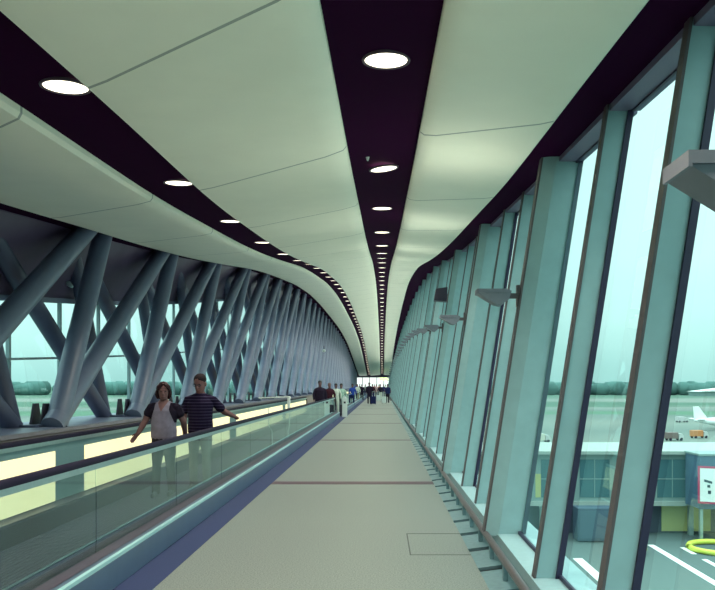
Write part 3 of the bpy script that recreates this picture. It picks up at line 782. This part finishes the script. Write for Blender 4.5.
for i in range(9): MB().box(12+i*5.5, 12.5+i*5.5, -.1, .4, 0, 3.5).build('column', pale, r)
# dark boarding box with sign
r = empty('stair_tower', (35.2, 77.5, GZ)); tag(r, 'dark blue boxy stair tower carrying the white sign board', 'tower')
MB().box(-1.8, 4.2, 0.2, 4, 3.6, 9.2).build('cabin', mat('tower_blue', (.06, .13, .20), .6), r)
for sx in (-1.5, 3.7): MB().box(sx-.15, sx+.15, .5, .9, 0, 3.6).build('leg', M['steel'], r)
MB().box(-1.9, 4.3, .1, 4.1, 9.2, 9.4).build('roof', pale, r)
r = empty('sign_board', (33.9, 76.9, GZ+4.3)); r.rotation_euler = (0, 0, -.45); tag(r, 'white board with red border and black marks outside the glass wall', 'sign')
red = mat('sign_red', (.45, .05, .12), .6); wh = mat('sign_white', (.80, .85, .82), .6); bk = mat('sign_black', (.03, .06, .08), .6)
MB().box(-1.0, 1.0, -.06, .06, 0, 3.9).build('border', red, r); MB().box(-.78, .78, -.09, -.06, .22, 3.68).build('face', wh, r)
q = MB(); q.loft([[(-.38, -.12, 2.55), (.38, -.12, 2.35), (.38, -.12, 2.1), (-.38, -.12, 2.3)], [(-.38, -.09, 2.55), (.38, -.09, 2.35), (.38, -.09, 2.1), (-.38, -.09, 2.3)]])
q.box(-.08, .2, -.12, -.09, 1.7, 1.98).box(-.02, .28, -.12, -.09, 1.05, 1.4); q.build('black_marks', bk, r)
ring = MB().chain([(2.9*math.cos(a), 2.9*math.sin(a), 0, .28) for a in [2*math.pi*j/32 for j in range(33)]], 10, False)
o = ring.build('kerb_ring', yb, smooth=60); o.location = (36.3, 79.0-1, GZ+.3); tag(o, 'yellow ring-shaped barrier lying on the apron below the sign board', 'barrier')
o.location = (34.0, 74.5, GZ+.28)

# apron vehicles
def truck(px, D, c, label):
    r = empty('service_truck', ((px-382)/F*D, D, GZ), .2); tag(r, label, 'vehicle')
    MB().box(-2.6, .8, -1.1, 1.1, .6, 2.5).build('cargo_box', mat('truck_paint', c, .5), r, bevel=.08)
    MB().loft([[(1.0, y, .6), (2.6, y, .6), (2.6, y, 1.3), (2.1, y, 2.1), (1.0, y, 2.1)] for y in (-1.05, 1.05)]).build('cab', mat('cab_paint', (.5, .52, .5), .5), r)
    for sx in (-1.8, 1.8):
        for sy in (-1.0, 1.0): MB().chain([(sx, sy-.12, .42, .42), (sx, sy+.12, .42, .42)], 12, False).build('wheel', M['rubber'], r)
truck(674, 222, (.18, .13, .12), 'brown service truck parked on the far apron')
truck(699, 232, (.55, .22, .08), 'orange service truck on the far apron near the airliner')
truck(541, 215, (.6, .6, .5), 'white service truck on the apron, seen through the narrow window')
truck(652+30, 330, (.5, .5, .5), 'small grey service truck in the distance on the apron')
# tug under the bridge side
r = empty('baggage_tug', (24.3, 73, GZ), .3); tag(r, 'yellowish baggage tug on the apron in front of the building', 'vehicle')
MB().loft([[(-1.6, y, .4), (1.6, y, .4), (1.6, y, 1.0), (.3, y, 1.1), (.1, y, 1.7), (-.9, y, 1.7), (-1.0, y, 1.1), (-1.6, y, 1.0)] for y in (-.8, .8)]).build('body', yel, r)
for sx in (-1.0, 1.0):
    for sy in (-.75, .75): MB().chain([(sx, sy-.1, .35, .35), (sx, sy+.1, .35, .35)], 12, False).build('wheel', M['rubber'], r)
r = empty('container', (23.0, 79.3, GZ)); tag(r, 'dark blue box container in front of the low building', 'container')
MB().box(-2.3, 1.6, -1, 1, 0.1, 3.6).build('box', mat('container_blue', (.05, .09, .13), .6), r, bevel=.05)
MB().box(-2.1, 1.4, -1.06, -1.0, .4, 3.3).build('door', mat('container_door', (.06, .11, .15), .6), r)
# airliner
r = empty('airliner', (128, 272, GZ)); tag(r, 'white airliner parked on the far apron at the right edge', 'airplane')
wp = mat('aircraft_white', (.85, .88, .85), .4)
MB().chain([(-13, 0, 3.7, .35), (-9, 0, 3.4, 1.1), (-4, 0, 3.1, 1.75), (10, 0, 3.1, 1.8), (14, 0, 3.0, 1.5), (16, 0, 2.8, .7)], 18).build('fuselage', wp, r, smooth=60)
MB().loft([[(-13.3, y, 4.0), (-8.6, y, 4.6), (-11.6, y, 8.8), (-13.6, y, 8.8)] for y in (-.15, .15)]).build('tail_fin', wp, r)
for s_ in (-1, 1):
    MB().loft([[(4, 0, 2.4), (-1, 0, 2.4), (-1, 0, 2.7), (4, 0, 2.7)], [(-2, s_*15, 3.4), (-3.6, s_*15, 3.4), (-3.6, s_*15, 3.5), (-2, s_*15, 3.5)]]).build('wing', M['steel'], r)
    MB().loft([[(-9, 0, 3.8), (-12, 0, 3.8), (-12, 0, 3.95), (-9, 0, 3.95)], [(-11.8, s_*5.5, 4.2), (-13.2, s_*5.5, 4.2), (-13.2, s_*5.5, 4.3), (-11.8, s_*5.5, 4.3)]]).build('tailplane', wp, r)
    MB().chain([(4.5, s_*5.2, 1.7, .8), (1.5, s_*5.2, 1.7, .7)], 14).build('engine', M['dark'], r, smooth=60)
    MB().chain([(0, s_*2, 2.4, .12), (0, s_*2, .5, .12)], 8).chain([(0, s_*2-.25, .5, .5), (0, s_*2+.25, .5, .5)], 12, False).build('main_gear', M['dark'], r)
MB().chain([(12, 0, 1.6, .1), (12, 0, .4, .1)], 8).chain([(12, -.15, .4, .4), (12, .15, .4, .4)], 12, False).build('nose_gear', M['dark'], r)
r = empty('hangar', (490, 1090, GZ)); tag(r, 'distant white hangar in front of the tree belt', 'building')
MB().box(-22, 60, 0, 40, 0, 7).build('wall', pale, r); MB().loft([[(-24, y, 7), (62, y, 7), (19, y, 12)] for y in (-2, 42)]).build('roof', wp, r)
